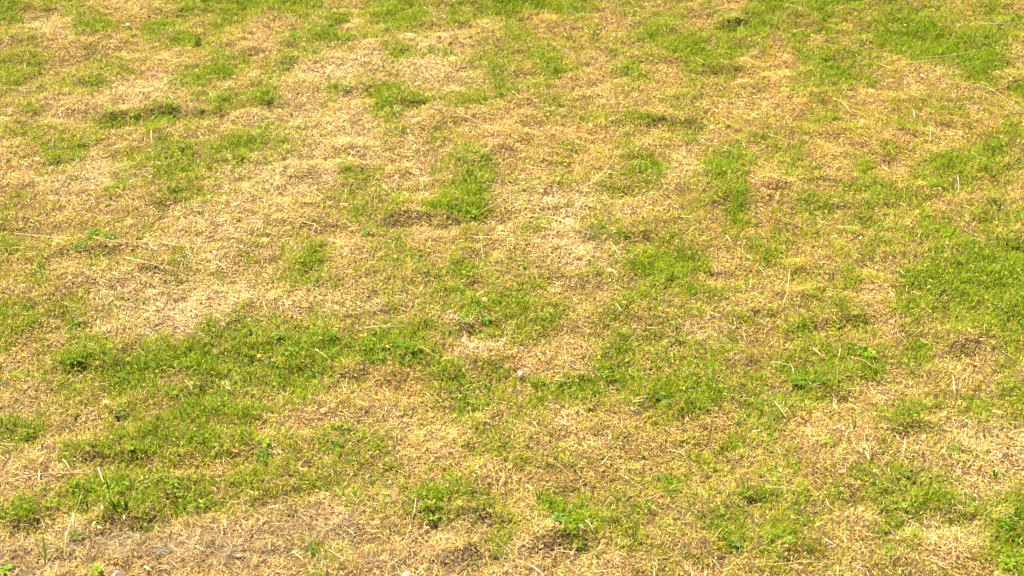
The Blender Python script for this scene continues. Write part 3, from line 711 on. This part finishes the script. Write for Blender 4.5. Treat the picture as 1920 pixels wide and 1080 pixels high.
# the two leaved seedling right of the centre
c = at(1181, 494, .004); root = empty("seedling", tuple(c)); tag(root, "upright two leaved seedling with a thin stem in straw right of the centre", "weed", GW)
mb = MB(); mb.tube([np.zeros(3), np.array([0, 0, .03]), np.array([-.002, 0, .050])], .0018, .0014); mb.build("stem", M_STEM, root)
for az, L_ in ((2.7, .034), (.45, .042)):
    V, F = leaf_geo((-.002, 0, .048), az, .75, L_, .014, .3, .3); mb = MB(); mb.add(V, F); mb.build("leaf", M_LEAF, root)
V, F = leaf_geo((-.004, 0, .030), 3.0, .9, .036, .011, .3, .3); mb = MB(); mb.add(V, F); mb.build("leaf", M_LEAFB, root)
# the one leaved seedling at upper left
c = at(430, 190, .004); root = empty("seedling", tuple(c)); tag(root, "upright one leaved seedling on a thin stem at upper left", "weed", GW)
mb = MB(); mb.tube([np.zeros(3), np.array([.001, 0, .04]), np.array([.003, 0, .068])], .0016, .0012); mb.build("stem", M_STEM, root)
V, F = leaf_geo((.003, 0, .064), .9, 1.0, .030, .014, .4, .3); mb = MB(); mb.add(V, F); mb.build("leaf", M_LEAF, root)
# dull leaves on the stalk in the top right corner
for (a, b_, az, lab) in ((1868, 45, 1.0, "dull bluish oval leaf resting on the stalk in the top right corner"), (1917, 40, .3, "bright oval leaf at the right end of the stalk in the top right corner")):
    c = at(a, b_, .03); V, F = leaf_geo((0, 0, 0), az, .5, .036, .018, .5, .2); mb = MB(); mb.add(V, F)
    o = mb.build("fallen_leaf", M_LEAFBLUE if a < 1900 else M_LEAFB); o.location = tuple(c); tag(o, lab, "leaf")
for (a, b_, az, mt, L_, lab) in ((845, 707, .4, M_BROWNLEAF, .026, "dark brown dead leaf on green grass left of the white stone"), (820, 438, .1, M_ORLEAF, .030, "orange dead leaf in the brown hollow at the centre"),
                           (1710, 897, .2, M_BROWNLEAF, .028, "dark brown dead leaf right of the leafy weed at lower right"), (803, 812, .8, M_BROWNLEAF, .014, "tiny reddish brown dead leaf in straw below the lower centre")):
    c = at(a, b_, .022); V, F = leaf_geo((0, 0, 0), az, .5, L_, L_ * .55, .9, .5); mb = MB(); mb.add(V, F)
    o = mb.build("dead_leaf", mt); o.location = tuple(c); tag(o, lab, "leaf", "dead brown leaves")
# daisy
c = at(906, 603, .0); top = up(909, 562, c[1] - .005) - c
root = empty("daisy", tuple(c)); tag(root, "single daisy with a yellow centre on a long bare stem at the centre", "flower", "small flowers in the lawn")
mb = MB(); mb.tube(smooth_path([np.zeros(3), np.array([.006, 0, .03]), top * .6 + np.array([.002, 0, 0]), top], 4, .0005), .0016, .0013, 6); mb.build("stem", M_STEM, root)
hd = MB(); hd.tube([top, top + np.array([0, 0, .004])], .0025, .0055, 10); head = hd.build("flower_head", M_STEM, root)
mb = MB(); ring = []
for k_, (r_, z_) in enumerate(((.0055, .004), (.0062, .006), (.0045, .009), (.0018, .0105))):
    ring.append([top + np.array([r_ * math.cos(q * .628), r_ * math.sin(q * .628), z_]) for q in range(10)])
V = [p for r_ in ring for p in r_]; F = [(i * 10 + j, i * 10 + (j + 1) % 10, i * 10 + 10 + (j + 1) % 10, i * 10 + 10 + j) for i in range(3) for j in range(10)] + [tuple(30 + j for j in range(10))]
mb.add(V, F); mb.build("disc", M_DISC, head)
for q in range(12):
    V, F = leaf_geo(top + np.array([math.cos(q * .5236) * .005, math.sin(q * .5236) * .005, .004]), q * .5236, -.1, .0055, .003, .5, .1)
    mb = MB(); mb.add(V, F); mb.build("petal", M_PETAL, head)
def small_flower(px, py, label, r=.006):
    c = at(px, py, .0); root = empty("yellow_flower", tuple(c)); tag(root, label, "flower", "small flowers in the lawn")
    mb = MB(); mb.tube([np.zeros(3), np.array([.002, 0, .034])], .0012, .001); mb.build("stem", M_STEM, root)
    mb = MB()
    for q in range(9):
        V, F = leaf_geo((.002, 0, .034), q * .7, .5, r * 1.3, r * .7, .6, .2); mb.add(V, F)
    mb.build("flower_head", M_DISC, root)
small_flower(1695, 58, "tiny yellow flower in the lush patch at the top right")
small_flower(1441, 586, "tiny yellow flower in straw right of the centre")
small_flower(486, 681, "tiny orange yellow flower at the left of the big leafy patch")

# ------------------------------------------------------------------ coarse grass tufts: every blade a part
GT = "coarse grass tufts taller than the lawn"
def tuft(px, py, label, bl, material=None, W=.006, name="grass_tuft"):
    c = at(px, py, .0); root = empty(name, tuple(c)); tag(root, label, "grass tuft", GT)
    for (az, e, L_, dx) in bl:
        V, F = spear_geo((dx, random.uniform(-.006, .006), 0), az, e, L_, W * random.uniform(.8, 1.15), random.uniform(.15, .5))
        mb = MB(); mb.add(V, F); mb.build("blade", material or M_SPEAR, root)
def fan(n_, L_, lean=.35, sp=.015): return [(random.uniform(0, 6.28), math.pi / 2 - random.uniform(0, lean), L_ * random.uniform(.65, 1.1), random.uniform(-sp, sp)) for _ in range(n_)]
tuft(221, 960, "dark green tuft at lower left with long blades leaning left", [(2.9, 1.05, .085, 0), (2.6, 1.15, .070, .004), (2.8, .95, .06, .006), (1.5, 1.2, .05, .002)], None, .008)
tuft(236, 961, "dark green upright tuft at lower left, right of the leaning one", [(1.5, 1.5, .065, 0), (0.5, 1.4, .055, .006), (2.8, 1.4, .060, -.006), (1.2, 1.3, .05, .003)], None, .009)
tuft(86, 1050, "pale green tuft of three spears in the bottom left corner", [(1.6, 1.45, .105, 0), (.35, .95, .115, .002), (2.7, 1.25, .075, -.003)], M_SPEARB, .009)
tuft(165, 962, "small dark tuft in the lower left green band beside the broken stalk", [(2.7, .8, .05, 0), (.6, .9, .05, .002), (1.5, 1.3, .04, 0)], None, .008)
tuft(205, 925, "single dark blade pair standing above the leaning dark tuft at lower left", [(2.0, 1.35, .06, 0), (1.0, 1.4, .045, .004)], None, .007)
tuft(248, 920, "dark slim tuft right of the leaning dark tuft at lower left", [(1.8, 1.4, .06, 0), (.6, 1.35, .05, .003)], None, .006)
tuft(1868, 397, "coarse green tuft with blades leaning left near the right edge", [(2.7, .95, .085, -.004), (2.5, 1.1, .085, .004), (2.9, .8, .065, -.008), (2.2, 1.2, .06, .010), (1.2, 1.3, .05, .012), (2.7, 1.0, .075, .016)], M_SPEAR, .008)
tuft(1187, 1020, "slim dark upright tuft in mixed grass at the bottom right of centre", [(2.4, 1.2, .06, -.006), (1.7, 1.5, .075, 0), (1.2, 1.45, .07, .004), (.8, 1.35, .055, .008), (2.9, 1.25, .05, -.010)], M_SPEAR, .005)
tuft(889, 1064, "single bright blade standing in straw at the bottom centre", [(2.4, 1.3, .060, 0), (1.6, 1.4, .03, .002)], M_SPEARB, .008)
tuft(588, 1040, "bright upright tuft in bare straw at the bottom left of centre", fan(6, .060), M_SPEARB, .006)
tuft(612, 1036, "small bright tuft right of the upright one at the bottom left of centre", fan(4, .045), M_SPEARB, .005)
tuft(928, 1046, "bright green tuft at the bottom centre right of the bare straw", fan(7, .055), M_SPEARB, .006)
tuft(1864, 898, "two short dark spears standing in straw near the right edge", [(1.7, 1.45, .035, 0), (1.0, 1.4, .032, .004)], M_SPEAR, .009)
tuft(1880, 893, "single dark spear leaning right in straw near the right edge", [(.5, 1.1, .040, 0), (.7, .9, .02, -.003)], M_SPEAR, .009)
tuft(1599, 803, "bright upright blade pair in orange straw below the big rosette", [(1.9, 1.4, .045, 0), (1.4, 1.35, .035, .006)], M_SPEARB, .007)
tuft(1013, 942, "pale green upright blade tuft at the upper left of the lower centre clump", [(1.9, 1.4, .055, 0), (2.3, 1.25, .05, -.004), (.6, 1.2, .045, .005)], M_SPEARB, .009)
tuft(1180, 888, "slim green blade leaning left in straw at lower right of centre", [(2.5, 1.15, .055, 0), (2.0, 1.3, .03, .002)], M_SPEARB, .007)
tuft(1710, 705, "bright upright tuft in orange straw at lower right", fan(5, .05, .5), M_SPEARB, .007)
tuft(124, 615, "thick yellow green blades leaning right at the left", [(.25, .55, .125, 0), (.35, .7, .06, .004)], M_SPEARB, .009)
tuft(812, 104, "tall thin green tuft at the upper centre above pale straw", fan(7, .07, .35, .02), M_SPEARB, .006)
tuft(845, 106, "thin green tuft right of the tall one at the upper centre", fan(6, .06, .4, .02), M_SPEARB, .006)
tuft(372, 85, "upright green tuft at upper left beside the thin yellow green stalk", fan(8, .06, .5, .02), M_SPEAR, .007)
tuft(1545, 40, "upright bright tuft at the top right of centre", fan(7, .06, .5, .02), M_SPEARB, .008)
tuft(1625, 612, "dark arching tuft at right of the lower half's orange straw", [(2.6, .9, .07, 0), (2.3, 1.1, .065, .006), (2.8, .7, .06, -.004), (.6, .9, .05, .01)], M_SPEAR, .006)
tuft(1690, 382, "small dark blade leaning right in straw at the right", [(.5, 1.1, .045, 0), (2.2, 1.2, .03, .002)], M_SPEAR, .007)
tuft(1855, 300, "green blades leaning left near the right edge above the coarse tuft", [(2.6, .9, .07, 0), (2.4, 1.0, .06, .01), (2.0, 1.2, .05, .02)], M_SPEAR, .007)
tuft(490, 870, "bright green tuft at the left end of the lower green band", fan(8, .055, .5, .02), M_SPEARB, .007)
tuft(262, 700, "bright upright blades in the middle of the left green band", [(2.2, 1.2, .07, 0), (1.8, 1.35, .075, .005), (1.3, 1.3, .055, .01)], M_SPEARB, .007)
tuft(1560, 530, "slim dark tuft in orange straw at right of the centre", [(2.4, 1.2, .055, 0), (1.8, 1.3, .05, .005)], M_SPEAR, .007)
tuft(1845, 825, "yellow green upright blade in straw at the right edge", [(1.7, 1.4, .05, 0), (1.2, 1.3, .03, .002)], M_SPEARB, .006)
